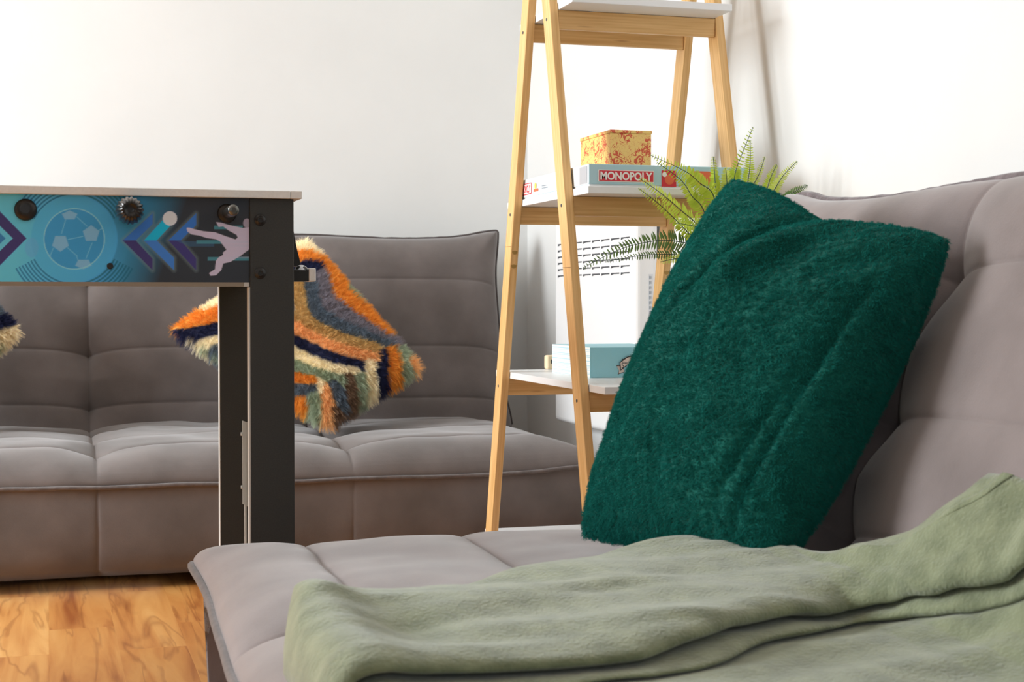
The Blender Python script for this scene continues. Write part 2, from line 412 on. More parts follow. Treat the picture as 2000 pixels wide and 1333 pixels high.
make_sofa('sofa_bed', (.226, 2.36, 0), -math.pi/2, 'taupe suede sofa along the right wall, carrying the plain green cushion and the throw', 5.0, (.25, .535), -.022, .034, .105, .0068, .265, 'suede_lit')

# ------------------------------------------------------------------ ladder shelf
LXl, LXr, LYm, La, Lb, LT = .9945, 1.3643, 3.1505, .098, .2495, .018
tiers = [1.2377, .8484, .4605, .0716]
RAIL, OV = .040, .0913
lad = empty('ladder_shelf', ((LXl+LXr)/2, LYm, 0), 'bamboo ladder shelf with white boards standing in the room corner', 'shelf')
inv = Matrix.Translation(-Vector(lad.location))
def sh(o): o.matrix_local = inv @ Matrix.Identity(4); return o
def spread(z): return La+Lb*(1.2-z)
HW = .0235
TOPZ = 1.50
for X0 in (LXl, LXr):
    for s in (-1, 1):
        xc = X0+LT/2
        def P(z): return Vector((xc, LYm+s*spread(z)+.0095, z))
        lg = sh(bar_uv('leg', P(0), P(TOPZ), LT, 2*HW, (1, 0, 0), M['bamboo'], lad))
        jz = .80-.03*(s < 0)
        for z in tiers:
            c = P(z+.022)
            cyl('screw', c+Vector((-LT/2-.0012, 0, 0)), c+Vector((-LT/2+.003, 0, 0)), .0032, M['slot'], lg, seg=12)
        if s > 0:
            for z in ((.788, .757) if X0 == LXl else (.745,)):
                c = P(z); q = Vector((0, -HW, 0))
                bm = bmesh.new(); add_cyl(bm, c+q+Vector((0, .002, 0)), c+q-Vector((0, .0012, 0)), .0062, seg=18)
                add_cyl(bm, c+q+Vector((0, .002, 0)), c+q-Vector((0, .0016, 0)), .003, seg=6)
                bm_obj('bolt', bm, [M['brass']] if 'brass' in M else M.setdefault('brass', mat('aged_brass', (176, 140, 78), .45, .4)), lg)
        # joint ring between the lower and upper leg
        c = P(.80 if s > 0 else .745)
        jo = bmesh.new(); add_box(jo, c-Vector((LT/2+.0003, HW+.0003, .0005)), c+Vector((LT/2+.0003, HW+.0003, .0005)))
        bm_obj('joint_line', jo, M.setdefault('joint', mat('joint_tan', (150, 105, 58), .7)), lg)
for ti, z in enumerate(tiers):
    D = spread(z+RAIL/2)
    for s in (-1, 1):
        y = LYm+s*D-(.003 if s < 0 else .0)
        sh(bar_uv('rail', (LXl+LT+.0005, y, z+RAIL/2), (LXr-.0005, y, z+RAIL/2), .012 if s else .012, RAIL-.001, (0, 1, 0), M['bamboo'], lad))
    yo = spread(z)+OV
    bm = bmesh.new(); add_box(bm, (LXl+LT+.001, LYm-yo, z+RAIL), (LXr-.001, LYm+yo, z+RAIL+.0145), .0012)
    # board tongues pass outside between the legs
    sh(bm_obj('shelf_board', bm, M['white'], lad))
bpy.context.view_layer.update()
def shelf_top(i): return tiers[i]+RAIL+.0145
def shelf_front(i): return LYm-spread(tiers[i])-OV

# ------------------------------------------------------------------ board game on the middle shelf
M['game_blue'] = noisy(mat('pale_blue_card', rough=.45), (176, 214, 226), (190, 222, 230), 6)
M['game_side'] = noisy(mat('pale_side_card', rough=.45), (205, 222, 232), (228, 234, 236), 12)
M['red'] = mat('red_print', (214, 42, 60), .45)
M['white_ink'] = mat('white_print', (246, 244, 240), .5)
M['orange'] = mat('orange_print', (232, 110, 70), .5)
M['grey_ink'] = mat('grey_print', (140, 150, 160), .5)
M['yellow_ink'] = mat('yellow_print', (240, 200, 80), .5)
z0 = shelf_top(1); y0 = shelf_front(1)+.004; gx0 = LXl+LT+.004; gx1 = LXr-.012; gh = .0435; gy1 = y0+.50
gb = empty('board_game_box', ((gx0+gx1)/2, y0+.25, z0), 'flat pale blue board game box with red and white logo, on the middle shelf', 'board game')
gi = Matrix.Translation(-Vector(gb.location))
def gg(o): o.matrix_local = gi; return o
bm = bmesh.new(); add_box(bm, (gx0, y0, z0+.004), (gx1, gy1, z0+gh), .0012)
for f in bm.faces:
    if f.normal.x < -.5: f.material_index = 1
gg(bm_obj('lid', bm, [M['game_blue'], M['game_side']], gb))
gg(box('base', (gx0+.002, y0+.002, z0), (gx1-.002, gy1-.002, z0+.010), M['white'], gb))
d = Decal((gx0, y0-.0002, z0), (1, 0, 0), (0, 0, 1)); s_ = .00105
def U(x): return (x-1153)*s_
d.rect(U(1171), .009, U(1283), .0325, 0); d.rect(U(1173), .0105, U(1281.5), .031, 1)
d.text('MONOPOLY', U(1175.5), .0125, U(1279.5), .029, 0, .035)
gg(d.build('logo', [M['white_ink'], M['red'], M['orange'], M['yellow_ink']], gb)); d = Decal((gx0, y0-.0002, z0), (1, 0, 0), (0, 0, 1))
d.rect(U(1298), .002, U(1328), .034, 1); d.circle(U(1314), .016, .010, 2); d.circle(U(1304), .026, .005, 0)
gg(d.build('picture_print', [M['white_ink'], M['red'], M['orange'], M['yellow_ink']], gb)); d = Decal((gx0, y0-.0002, z0), (1, 0, 0), (0, 0, 1))
d.rect(U(1355), .006, U(1400), .034, 2); d.circle(U(1375), .02, .011, 3)
gg(d.build('picture_print', [M['white_ink'], M['red'], M['orange'], M['yellow_ink']], gb))
d = Decal((gx0-.0002, gy1, z0), (0, -1, 0), (0, 0, 1))
PM = [M['white_ink'], M['red'], M['orange'], M['yellow_ink'], M['grey_ink'], mat('grey_band_print', (176, 178, 182), .5)]
def side(): return Decal((gx0-.0002, gy1, z0), (0, -1, 0), (0, 0, 1))
d.rect(.03, .009, .125, .034, 1); d.rect(.033, .011, .122, .032, 0); d.text('MONOPOLY', .036, .013, .119, .030, 1, .03); gg(d.build('logo', PM, gb))
d = side(); d.rect(.14, .012, .175, .018, 2); d.circle(.155, .0245, .007, 3); gg(d.build('badge_print', PM, gb))
d = side(); d.rect(.20, .015, .24, .017, 4); d.rect(.20, .020, .23, .022, 4); gg(d.build('fine_print', PM, gb))
d = side(); d.rect(.31, .012, .40, .014, 4); d.rect(.31, .018, .38, .020, 4); d.rect(.31, .024, .39, .026, 4); gg(d.build('fine_print', PM, gb))
d = side(); d.rect(.445, .006, .49, .040, 5); gg(d.build('barcode_band', PM, gb))

# mustard box with red drawings
def doodle_mat(ca, cb, name):
    m = mat(name, rough=.5); t = NT(m); co = t.add('ShaderNodeTexCoord')
    n1 = t.add('ShaderNodeTexNoise'); n1.inputs['Scale'].default_value = 62; n1.inputs['Detail'].default_value = 2.5; n1.inputs['Distortion'].default_value = 1.8
    t.lk(co.outputs['Object'], n1.inputs['Vector'])
    s3 = t.add('ShaderNodeMath', operation='SUBTRACT'); s3.inputs[1].default_value = .5; t.lk(n1.outputs['Fac'], s3.inputs[0])
    a3 = t.add('ShaderNodeMath', operation='ABSOLUTE'); t.lk(s3.outputs[0], a3.inputs[0])
    n2 = t.add('ShaderNodeTexNoise'); n2.inputs['Scale'].default_value = 34; t.lk(co.outputs['Object'], n2.inputs['Vector'])
    th = t.add('ShaderNodeMapRange'); th.inputs[1].default_value = .45; th.inputs[2].default_value = .6; th.inputs[3].default_value = .006; th.inputs[4].default_value = .07
    t.lk(n2.outputs['Fac'], th.inputs[0])
    lt = t.add('ShaderNodeMath', operation='LESS_THAN'); t.lk(a3.outputs[0], lt.inputs[0]); t.lk(th.outputs[0], lt.inputs[1])
    mx = t.add('ShaderNodeMix', data_type='RGBA'); mx.inputs[6].default_value = rgba(ca); mx.inputs[7].default_value = rgba(cb)
    t.lk(lt.outputs[0], mx.inputs[0]); t.lk(mx.outputs[2], t.b.inputs['Base Color']); return m
zt = z0+gh; pA = at(1192, 316, Y=y0+.13); pB = at(1272, 318, Y=y0+.13); hb = .083
w_ = (pB-pA).x; yb = y0+.13
mb = empty('card_game_box', (pA.x+w_/2, yb+.09, zt), 'tall mustard yellow box with red drawings, on top of the pale blue game', 'box')
mi_ = Matrix.Translation(-Vector(mb.location))
dm = doodle_mat((244, 202, 118), (214, 84, 50), 'mustard_doodles')
o = box('body', (pA.x, yb, zt), (pA.x+w_, yb+.185, zt+hb-.007), dm, mb, .001); o.matrix_local = mi_
o = box('lid', (pA.x-.0012, yb-.0012, zt+hb-.0068), (pA.x+w_+.0012, yb+.1862, zt+hb), dm, mb, .001); o.matrix_local = mi_

# ------------------------------------------------------------------ lower shelf
z2 = shelf_top(2)
M['teal_card'] = noisy(mat('sky_blue_card', rough=.5), (150, 216, 232), (162, 222, 236), 10)
def stripe_mat():
    m = mat('overlit_stripes', rough=.6); t = NT(m); co = t.add('ShaderNodeTexCoord'); sp = t.add('ShaderNodeSeparateXYZ'); t.lk(co.outputs['Object'], sp.inputs[0])
    nz = t.add('ShaderNodeTexNoise', noise_dimensions='1D'); nz.inputs['Scale'].default_value = 330; nz.inputs['Detail'].default_value = 2; t.lk(sp.outputs[2], nz.inputs['W'])
    r = t.add('ShaderNodeValToRGB'); e = r.color_ramp.elements; e[0].position = .38; e[0].color = rgba((176, 212, 224)); e[1].position = .52; e[1].color = rgba((243, 242, 236))  # printed stripes, ground paled to carry the overexposed side
    t.lk(nz.outputs['Fac'], r.inputs[0]); t.lk(r.outputs[0], t.b.inputs['Base Color']); return m
pL = at(1152, 739, Z=z2); by = pL.y; bx = pL.x
bb = empty('boxed_book_set', (bx+.10, by+.14, z2), 'sky blue boxed set with a cream ribbon emblem, on the lower shelf', 'box')
bi = Matrix.Translation(-Vector(bb.location))
pF = at(1078, 727, X=bx); bd = pF.y-by; bh = (at(1152, 679, Y=by)-pL).z
bm = bmesh.new(); add_box(bm, (bx, by, z2), (bx+.19, by+bd, z2+bh), .0012, 0)
for f in bm.faces:
    if f.normal.x < -.5: f.material_index = 1
o = bm_obj('case', bm, [M['teal_card'], stripe_mat()], bb); o.matrix_local = bi
d = Decal((bx, by-.0002, z2), (1, 0, 0), (0, 0, 1)); q = .00106
def W_(pts): return [((x-1152)*q, (739-y)*q) for x, y in pts]
M['cream_ink'] = mat('cream_print', (232, 215, 205), .5); M['ink'] = mat('dark_ink', (50, 48, 52), .5)
d.poly(W_([(1208, 714), (1214, 725), (1211, 733), (1226, 728), (1222, 714)]), 1)
d.poly(W_([(1209, 716), (1214, 725), (1213, 731), (1225, 727), (1221, 715)]), 0)
for k in range(9): d.circle((1222+k*4.2-1152)*q, (739-(705-11*math.sin((k+1)/10*math.pi*.55)))*q, .0022, 1, 8)
d.poly(W_([(1214, 708), (1230, 697), (1262, 690), (1290, 697), (1306, 708), (1306, 724), (1290, 713), (1262, 706), (1232, 713), (1216, 725)]), 1)
d.poly(W_([(1215.5, 709), (1230, 699), (1262, 692), (1290, 699), (1304.5, 709), (1304.5, 722), (1290, 711), (1262, 704), (1232, 711), (1217, 722)]), 0)
d.text('ST', (1218-1152)*q, (739-720)*q, (1231-1152)*q, (739-708.5)*q, 1, .0)
o = d.build('ribbon_emblem', [M['cream_ink'], M['ink']], bb); o.matrix_local = bi
# little wooden block with a slot behind it
pk = at(1066, 722, Z=z2)
wb = empty('wooden_block', (pk.x+.011, pk.y, z2), 'small pale wooden block with a dark slot, behind the sky blue box', 'game piece')
M['pale_wood'] = mat('pale_wood', (240, 218, 180), .5)
bm = bmesh.new(); add_box(bm, (-.012, -.012, 0), (.012, .012, .034), .005, 0, 4); bm_obj('body', bm, M['pale_wood'], wb)
bm = bmesh.new(); add_box(bm, (-.0025, -.0126, .014), (.0025, -.0115, .024), .0004); bm_obj('slot', bm, M['slot'], wb)
# brass peg
bg = empty('brass_peg', (at(1262, 678, Y=by+.05).x, by+.05, z2+bh), 'thin brass peg with a knob, on top of the sky blue box', 'ornament')
M['brass'] = M.get('brass') or mat('aged_brass', (176, 140, 78), .45, .4)
cyl('stem', (0, 0, 0), (0, 0, .024), .0022, mat('golden_rod', (205, 160, 70), .35, .6), bg)
bm = bmesh.new(); lathe(bm, [(.001, .023), (.0035, .024), (.004, .026), (.0035, .0285), (.001, .0295)], (0, 0, 0), (0, 0, 1), 14); bm_obj('knob', bm, M['brass'], bg)

# ------------------------------------------------------------------ wall heater
hx = 1.405; hp = at(1083, 822, X=hx); hq = at(1240, 600, X=hx)
hy1, hy0 = hp.y, hq.y; hz0 = hp.z; hz1 = .93
ht = empty('wall_heater', (XW, (hy0+hy1)/2, hz0), 'white panel heater with rows of dark air slots on the right wall', 'heater')
hi = Matrix.Translation(-Vector(ht.location))
bm = bmesh.new(); add_box(bm, (hx, hy0, hz0), (XW-.012, hy1, hz1), .014, 0, 4); o = bm_obj('casing', bm, M['heater'], ht); o.matrix_local = hi
o = box('wall_bracket', (XW-.012, hy0+.06, hz0+.05), (XW, hy1-.06, hz1-.05), M['plate'], ht); o.matrix_local = hi
bm = bmesh.new()
zA = at(1089, 479, X=hx).z; zB = at(1089, 540, X=hx).z
ncol = 8; ya = at(1090, 500, X=hx).y; yb2 = at(1233, 500, X=hx).y; pitch_ = (ya-yb2)/ncol
for r in range(6):
    z = zA+(zB-zA)*r/5
    for c in range(ncol):
        y = ya-pitch_*c
        add_box(bm, (hx-.0006, y-pitch_*.84, z-.0012), (hx+.002, y, z+.0022), mi=0)
        # dark triangle beside each dark box, shade of the slots put into colour
        vs = [bm.verts.new(v) for v in ((hx-.0008, y, z-.0045), (hx-.0008, y-pitch_*.30, z-.001), (hx-.0008, y, z-.001))]
        f = bm.faces.new(vs); f.material_index = 0
o = bm_obj('air_grille', bm, [M['slot'], M['heater']], ht); o.matrix_local = hi
o = box('control_label', (hx+.036, hy0-.0006, .60), (hx+.048, hy0+.001, .745), mat('faint_label', (222, 224, 228), .5), ht); o.matrix_local = hi
bm = bmesh.new()
for k in range(11):
    z = .74-.0125*k
    if k in (8,): continue
    add_box(bm, (hx+.038, hy0-.0012, z-.008), (hx+.0395, hy0-.0006, z)); add_box(bm, (hx+.042, hy0-.0012, z-.007), (hx+.0432, hy0-.0006, z))
o = bm_obj('fine_print', bm, M['grey_ink'], ht); o.matrix_local = hi

# ------------------------------------------------------------------ football table
FY = 2.55; FD = .56
fR = at(573, 450, Y=FY).x            # right outer face
xj = at(487, 450, Y=FY).x            # seam between apron and front leg
z_top = at(590, 373.5, Y=FY-.015).z; z_rim = at(560, 388, Y=FY-.015).z; z_bot = at(487, 552, Y=FY).z
fL = fR-1.22
ft = empty('football_table', ((fL+fR)/2, FY+FD/2, 0), 'table football table with charcoal legs and a cyan printed side panel', 'games table')
fi = Matrix.Translation(-Vector(ft.location))
def ff(o): o.matrix_local = fi; return o
# printed apron (colour painted per vertex, a print on the board)
def paint(px, py):
    P = np.stack([px, py], -1); n = px.shape
    ang = np.arctan2(py-467, px-145); R = np.hypot(px-145, py-467)
    def C(c): return np.array(lin(c))
    def mixc(a, b, t): return a*(1-t[..., None])+b*t[..., None]
    cyan = np.broadcast_to(C((92, 190, 250)), n+(3,)); teal = C((52, 132, 160)); dark = C((46, 52, 56))
    col = mixc(cyan, teal, np.clip((px-30)/220, 0, 1)**1.1)
    col = mixc(col, dark, np.clip((px-225-.35*(550-py))/85, 0, 1))
    # light rays
    lay = lambda m, c, a=1.0: np.where((m*a)[..., None] > 0, col*(1-(m*a)[..., None])+C(c)*(m*a)[..., None], col)
    disc = np.clip((86-R)/3, 0, 1); col = lay(disc, (74, 172, 218), .75)
    for k in range(7):
        r0 = 88+k*6.5
        m = np.clip(2.1-np.abs(R-r0), 0, 1)
        sect = (np.abs(np.abs(np.sin(ang))-.72) < .27+.0*k).astype(float)*(np.abs(np.sin(ang)) > .42+.03*k*0)
        col = lay(m*sect*np.clip((330-px)/80, 0, 1), (22, 100, 118), .8)
    ball = np.clip((60-R)/2, 0, 1); col = lay(ball, (50, 142, 184), .75)
    for (cx, cy, r, a0, sy) in ((118, 475, 18, -90, 1), (178, 457, 18, 90, 1), (136, 421, 17, 90, .6), (163, 516, 18, -90, .6)):
        qx = px-cx; qy = (py-cy)/sy; rr = np.hypot(qx, qy); aa = np.arctan2(qy, qx)-math.radians(a0)
        sec = 2*math.pi/5; m_ = np.cos(math.pi/5)/np.cos((aa+sec/2) % sec-sec/2)
        col = lay(np.clip((r*m_-rr)/1.5, 0, 1), (130, 184, 204), .8)
    def seg(a, b, w, c, al):
        nonlocal col
        a = np.array(a, float); b = np.array(b, float); d = b-a; t = np.clip(((P-a)@d)/(d@d), 0, 1)
        q = np.linalg.norm(P-(a+t[..., None]*d), axis=-1); col = lay(np.clip(w-q, 0, 1), c, al)
    for a, b in (((132, 484), (150, 500)), ((133, 468), (162, 462)), ((120, 457), (128, 430)), ((150, 424), (170, 442)), ((180, 475), (168, 505)), ((104, 485), (98, 500)), ((150, 500), (152, 508)), ((193, 450), (200, 446))):
        seg(a, b, 1.3, (120, 196, 214), .7)
    col = lay(np.clip(1.6-np.abs(R-59), 0, 1), (140, 205, 222), .75)
    col = lay(np.clip((13-np.hypot((px-62)/1.1, (py-484)/1.6*1.0))/2, 0, 1), (96, 168, 186), .6)
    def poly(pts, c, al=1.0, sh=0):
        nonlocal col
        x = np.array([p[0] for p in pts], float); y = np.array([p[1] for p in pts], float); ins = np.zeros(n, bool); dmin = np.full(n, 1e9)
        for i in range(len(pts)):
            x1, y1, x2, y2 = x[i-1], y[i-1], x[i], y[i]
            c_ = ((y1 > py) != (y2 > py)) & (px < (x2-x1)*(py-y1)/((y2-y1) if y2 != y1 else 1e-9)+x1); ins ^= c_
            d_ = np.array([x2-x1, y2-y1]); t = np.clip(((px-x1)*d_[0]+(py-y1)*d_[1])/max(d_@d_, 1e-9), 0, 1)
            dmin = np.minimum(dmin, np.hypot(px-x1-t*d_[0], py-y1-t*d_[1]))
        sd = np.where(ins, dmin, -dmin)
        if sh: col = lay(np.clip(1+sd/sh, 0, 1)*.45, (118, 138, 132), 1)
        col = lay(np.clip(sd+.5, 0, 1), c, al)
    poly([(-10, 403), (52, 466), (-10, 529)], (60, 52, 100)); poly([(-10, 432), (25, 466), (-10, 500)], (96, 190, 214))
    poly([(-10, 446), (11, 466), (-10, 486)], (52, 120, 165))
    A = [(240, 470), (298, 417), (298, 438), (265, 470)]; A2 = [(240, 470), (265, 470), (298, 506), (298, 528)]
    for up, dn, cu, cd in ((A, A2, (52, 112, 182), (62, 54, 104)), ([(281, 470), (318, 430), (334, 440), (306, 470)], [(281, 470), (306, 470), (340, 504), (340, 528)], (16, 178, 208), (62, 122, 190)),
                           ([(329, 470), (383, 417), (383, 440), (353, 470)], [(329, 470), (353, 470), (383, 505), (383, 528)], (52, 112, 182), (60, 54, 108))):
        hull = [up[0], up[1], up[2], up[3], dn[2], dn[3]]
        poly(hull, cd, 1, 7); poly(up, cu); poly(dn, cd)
    z5 = lambda L: [(230+x/5, 350+y/5) for x, y in L]
    poly(z5([(560, 600), (940, 620), (940, 660), (700, 660)]), (60, 100, 125), .5)
    for r in ((940, 455, 1220, 490), (770, 598, 1290, 632), (880, 762, 1290, 797)):
        poly(z5([(r[0], r[1]), (r[2], r[1]), (r[2], r[3]), (r[0], r[3])]), (72, 140, 146), .8)
    body = z5([(960, 420), (1010, 425), (1100, 452), (1220, 478), (1292, 466), (1292, 680), (1200, 750), (1100, 810), (1030, 825), (1010, 890), (960, 940), (905, 945), (893, 918), (950, 880), (958, 800), (985, 765), (1030, 740), (1025, 720), (1062, 690), (1000, 610), (960, 588), (870, 575), (800, 553), (720, 540), (680, 512), (672, 475), (700, 475), (750, 490), (840, 510), (950, 520), (1060, 560), (1150, 590), (1172, 570), (1160, 545), (1080, 500), (1030, 462), (985, 468)])
    poly(body, (196, 188, 198), .95)
    col = lay(np.clip(8-np.hypot((px-482)*1.05, (py-436)*.85), 0, 1), (158, 150, 158), 1)
    for yy in (473, 480, 503): col = lay(np.clip(2.5-np.abs(py-yy), 0, 1)*(px > 430)*((px-430)/60)*((np.abs(px-460) < 27)), (168, 180, 190), .35)
    col = lay(np.clip((14.5-np.hypot(px-332, py-427)), 0, 1), (206, 212, 224), 1)
    col = np.clip(col*np.array([1.35, 1.36, 1.60]), 0, .97)
    return col
NX, NY = 620, 230
gx = np.linspace(fL+.09, xj-.0006, 900); gz = np.linspace(z_bot+.0, z_rim+.002, NY)
GX, GZ = np.meshgrid(gx, gz)
st, ct = math.sin(TH), math.cos(TH); cp, sp_ = math.cos(PITCH), math.sin(PITCH)
dz = GZ-CAM_H; rr = GX*ct-FY*st; g_ = GX*st+FY*ct; dd = g_*cp-dz*sp_; uu = g_*sp_+dz*cp
# print coordinates of the apron (one flat drawing, measured on the photograph); mirrored further along the board
PX = 1000+F_PX*rr/dd; PY = 666.5-F_PX*uu/dd
PX = np.where(PX < -8, -16-PX, PX)
colr = paint(PX, PY)
V = np.stack([GX, np.full_like(GX, FY), GZ], -1).reshape(-1, 3).tolist()
Fc = grid_faces(len(gz), len(gx))
o = pyobj('printed_panel', V, Fc, attr_mat('printed_vinyl', .42, spec=.35), ft)
ca = o.data.color_attributes.new('Col', 'FLOAT_COLOR', 'POINT')
ca.data.foreach_set('color', np.concatenate([colr.reshape(-1, 3), np.ones((colr.size//3, 1))], 1).astype('f').ravel()); ff(o)
t_ = .018
ff(box('apron_board', (fL+.07, FY+.0006, z_bot), (fR-.004, FY+t_, z_rim), M['black_panel'], ft))
ff(box('apron_board', (fL+.07, FY+FD-t_, z_bot), (fR-.004, FY+FD, z_rim), M['black_panel'], ft))
ff(box('end_panel', (fR-.022, FY+t_, z_bot), (fR-.006, FY+FD-t_, z_rim), M['black_panel'], ft))
ff(box('end_panel', (fL+.006, FY+t_, z_bot), (fL+.022, FY+FD-t_, z_rim), M['black_panel'], ft))
ff(box('playfield', (fL+.022, FY+t_, z_bot+.02), (fR-.022, FY+FD-t_, z_bot+.03), mat('pitch_green', (60, 120, 60), .5), ft))
ff(box('edge_strip', (fL+.09, FY-.0004, z_bot-.0065), (xj-.009, FY+t_, z_bot), M['bronze_strip'], ft))
ff(box('strip_end_cap', (xj-.0088, FY-.0006, z_bot-.0066), (xj-.0004, FY+t_, z_bot), M['edge_white'], ft))
# top rim frame
xr = at(590, 380, Y=FY-.015).x; xc_ = at(568, 380, Y=FY-.015).x
ff(box('top_rim', (fL-.012, FY-.015, z_rim), (xc_-.0004, FY+.04, z_top), M['silver'], ft, .001))
ff(box('top_rim', (fL-.012, FY+FD-.04, z_rim), (xr, FY+FD+.015, z_top), M['silver'], ft, .001))
ff(box('rim_corner', (xc_+.0004, FY-.015, z_rim), (xr, FY+.04, z_top), M['silver'], ft, .001))
ff(box('top_rim', (xr-.05, FY+.0404, z_rim), (xr, FY+FD-.0404, z_top), M['silver'], ft, .001))
# legs
def ft_leg(x0, x1, y0, y1, ztop):
    lg = ff(box('leg', (x0, y0, 0), (x1, y1, ztop), M['black_panel'], ft, .0008)); return lg
l1 = ft_leg(xj+.0006, fR, FY-.004, FY+.018, z_rim-.0005)
for (px, py) in ((508, 430), (508, 534)):
    c = at(px, py, Y=FY-.004)
    bm = bmesh.new(); lathe(bm, [(.0095, 0), (.0095, .0012), (.0085, .002), (.006, .0024), (.0055, .005), (.0035, .0062), (.0028, .0045)], c, (0, -1, 0), 20)
    o = bm_obj('bolt', bm, M['black_plastic'], l1); o.matrix_local = Matrix.Identity(4)
xb0 = at(430, 700, Y=FY+FD-.02).x
l2 = ft_leg(xb0, fR-.0005, FY+FD-.018, FY+FD+.004, z_rim-.0005)
ff(box('edge_highlight', (xb0-.0014, FY+FD-.018, 0), (xb0-.0002, FY+FD+.004, z_bot), M['edge_white'], ft))  # pale sliver added as the window-lit side of the rear leg
ff(box('edge_highlight', (xj-.0020, FY-.0035, 0), (xj+.0002, FY+.0185, z_bot-.008), M['edge_white'], ft))  # same painted highlight along the front leg
ft_leg(fL, fL+.072, FY-.004, FY+.018, z_rim-.0005); ft_leg(fL, fL+.072, FY+FD-.018, FY+FD+.004, z_rim-.0005)
# steel bracket between the front and rear leg with two bolts
pz1 = at(490, 822, Y=FY+.02).z; pz0 = at(490, 985, Y=FY+.02).z
V = [(xj-.010, FY+.022, pz1), (xj+.004, FY+.022, pz1-.005), (xj+.004, FY+.022, pz0-.008), (xj-.010, FY+.022, pz0)]
V = V + [(x, y+.003, z) for x, y, z in V]
br = ff(pyobj('bracket_plate', V, [(0, 3, 2, 1), (4, 5, 6, 7), (0, 1, 5, 4), (1, 2, 6, 5), (2, 3, 7, 6), (3, 0, 4, 7)], M['plate'], ft))
for z in (pz1-.022, pz0+.028):
    o = cyl('bolt', (xj-.0125, FY+.0235, z), (xj-.010, FY+.0235, z), .003, M['plate'], br, seg=12); o.matrix_local = Matrix.Identity(4)
ff(box('brace_strut', (xj-.006, FY+.026, .03), (xj-.003, FY+.034, pz0+.02), M['plate'], ft))
# rods, bushings and grips (they point at the player)
def bush(px, py, rp):
    c = at(px, py, Y=FY); r = rp/F_PX*2.6
    bm = bmesh.new(); lathe(bm, [(r, .0003), (r, .003), (r*.86, .0055), (r*.6, .007), (r*.45, .0075)], c, (0, -1, 0), 28); return ff(bm_obj('rod_bushing', bm, M['black_plastic'], ft)), c
rubber = mat('black_rubber', (24, 22, 21), .28)
_, c = bush(50, 410, 20)
ff(cyl('rod', c+Vector((0, .5, 0)), c+Vector((0, -.012, 0)), .0065, M['black_plastic'], ft))
_, c = bush(250, 415, 18)
ff(cyl('rod', c+Vector((0, .5, 0)), c+Vector((0, -.02, 0)), .0065, M['metal'], ft))
# grip: ribbed ball-shaped handle
bm = bmesh.new(); seg = 36; prof = [(.006, .010), (.012, .013), (.0165, .022), (.0195, .034), (.0205, .048), (.0198, .062), (.0175, .074), (.0135, .083), (.0095, .087), (.0085, .0845), (.003, .084)]
rings = []
for r, h in prof:
    ring = []
    for k in range(seg*2):
        a = math.pi*k/seg; rk = r*(1+(.07 if k % 4 < 2 else -.02)*(1 if r > .012 else 0))
        ring.append(bm.verts.new(c+Vector((rk*math.cos(a), -h, rk*math.sin(a)))))
    rings.append(ring)
for A_, B_ in zip(rings, rings[1:]):
    for k in range(seg*2): bm.faces.new((A_[k], A_[(k+1) % (seg*2)], B_[(k+1) % (seg*2)], B_[k])).smooth = True
bm.faces.new(rings[-1])
ff(bm_obj('rod_grip', bm, rubber, ft))
_, c = bush(443, 417, 18)
ff(cyl('rod', c+Vector((0, .5, 0)), c+Vector((0, -.012, 0)), .0068, M['metal'], ft))
bm = bmesh.new(); lathe(bm, [(.0075, .008), (.0085, .010), (.0088, .092), (.008, .097), (.004, .098)], c, (0, -1, 0), 24)
ff(bm_obj('rod_sleeve', bm, mat('dark_chrome', (110, 110, 106), .22, .9), ft))
c = at(215, 520, Y=FY); bm = bmesh.new(); lathe(bm, [(.005, .0004), (.005, .0015), (.0032, .003), (.0015, .002)], c, (0, -1, 0), 16); ff(bm_obj('screw', bm, M['black_plastic'], ft))
# ball return housing on the end
cy = FY+.27; pb = at(575, 548, Y=cy); bw = .03
xo = at(603, 548, Y=cy-bw).x; xo2 = at(617, 548, Y=cy-bw).x; zb0 = at(590, 550, Y=cy-bw).z; zb1 = at(590, 528, Y=cy-bw).z
ff(box('ball_cup', (fR-.006, cy-bw, zb0), (xo, cy+bw, zb0+.003), M['black_plastic'], ft))
ff(box('ball_cup_wall', (fR-.006, cy-bw, zb0+.003), (xo, cy-bw+.003, zb1), M['black_plastic'], ft))
ff(box('ball_cup_wall', (fR-.006, cy+bw-.003, zb0+.003), (xo, cy+bw, zb1), M['black_plastic'], ft))
ff(box('ball_cup_cap', (xo, cy-bw-.001, zb0), (xo2, cy+bw+.001, zb1+.004), M['silver'], ft, .002))
pr = [(0, 0), (.012, 0), (.0115, -.02), (.009, -.045), (.004, -.07), (0, -.09)]
zt2 = at(575, 440, Y=cy).z
V = []; n_ = len(pr)
prr = [(fR-.006, zt2)]+[(q_.x, q_.z) for q_ in (at(572, 440, Y=cy+.008), at(575, 462, Y=cy+.008), at(580, 486, Y=cy+.008), at(586, 510, Y=cy+.008), at(587, 520, Y=cy+.008))]+[(fR-.006, at(587, 520, Y=cy+.008).z)]
for yy in (cy+.008, cy+.07): V += [(x, yy, z) for x, z in prr]
k_ = len(prr); Fc = [tuple(range(k_)), tuple(range(2*k_-1, k_-1, -1))]+[(i, i+k_, (i+1) % k_+k_, (i+1) % k_) for i in range(k_)]
ff(pyobj('goal_housing', V, Fc, M['black_plastic'], ft))
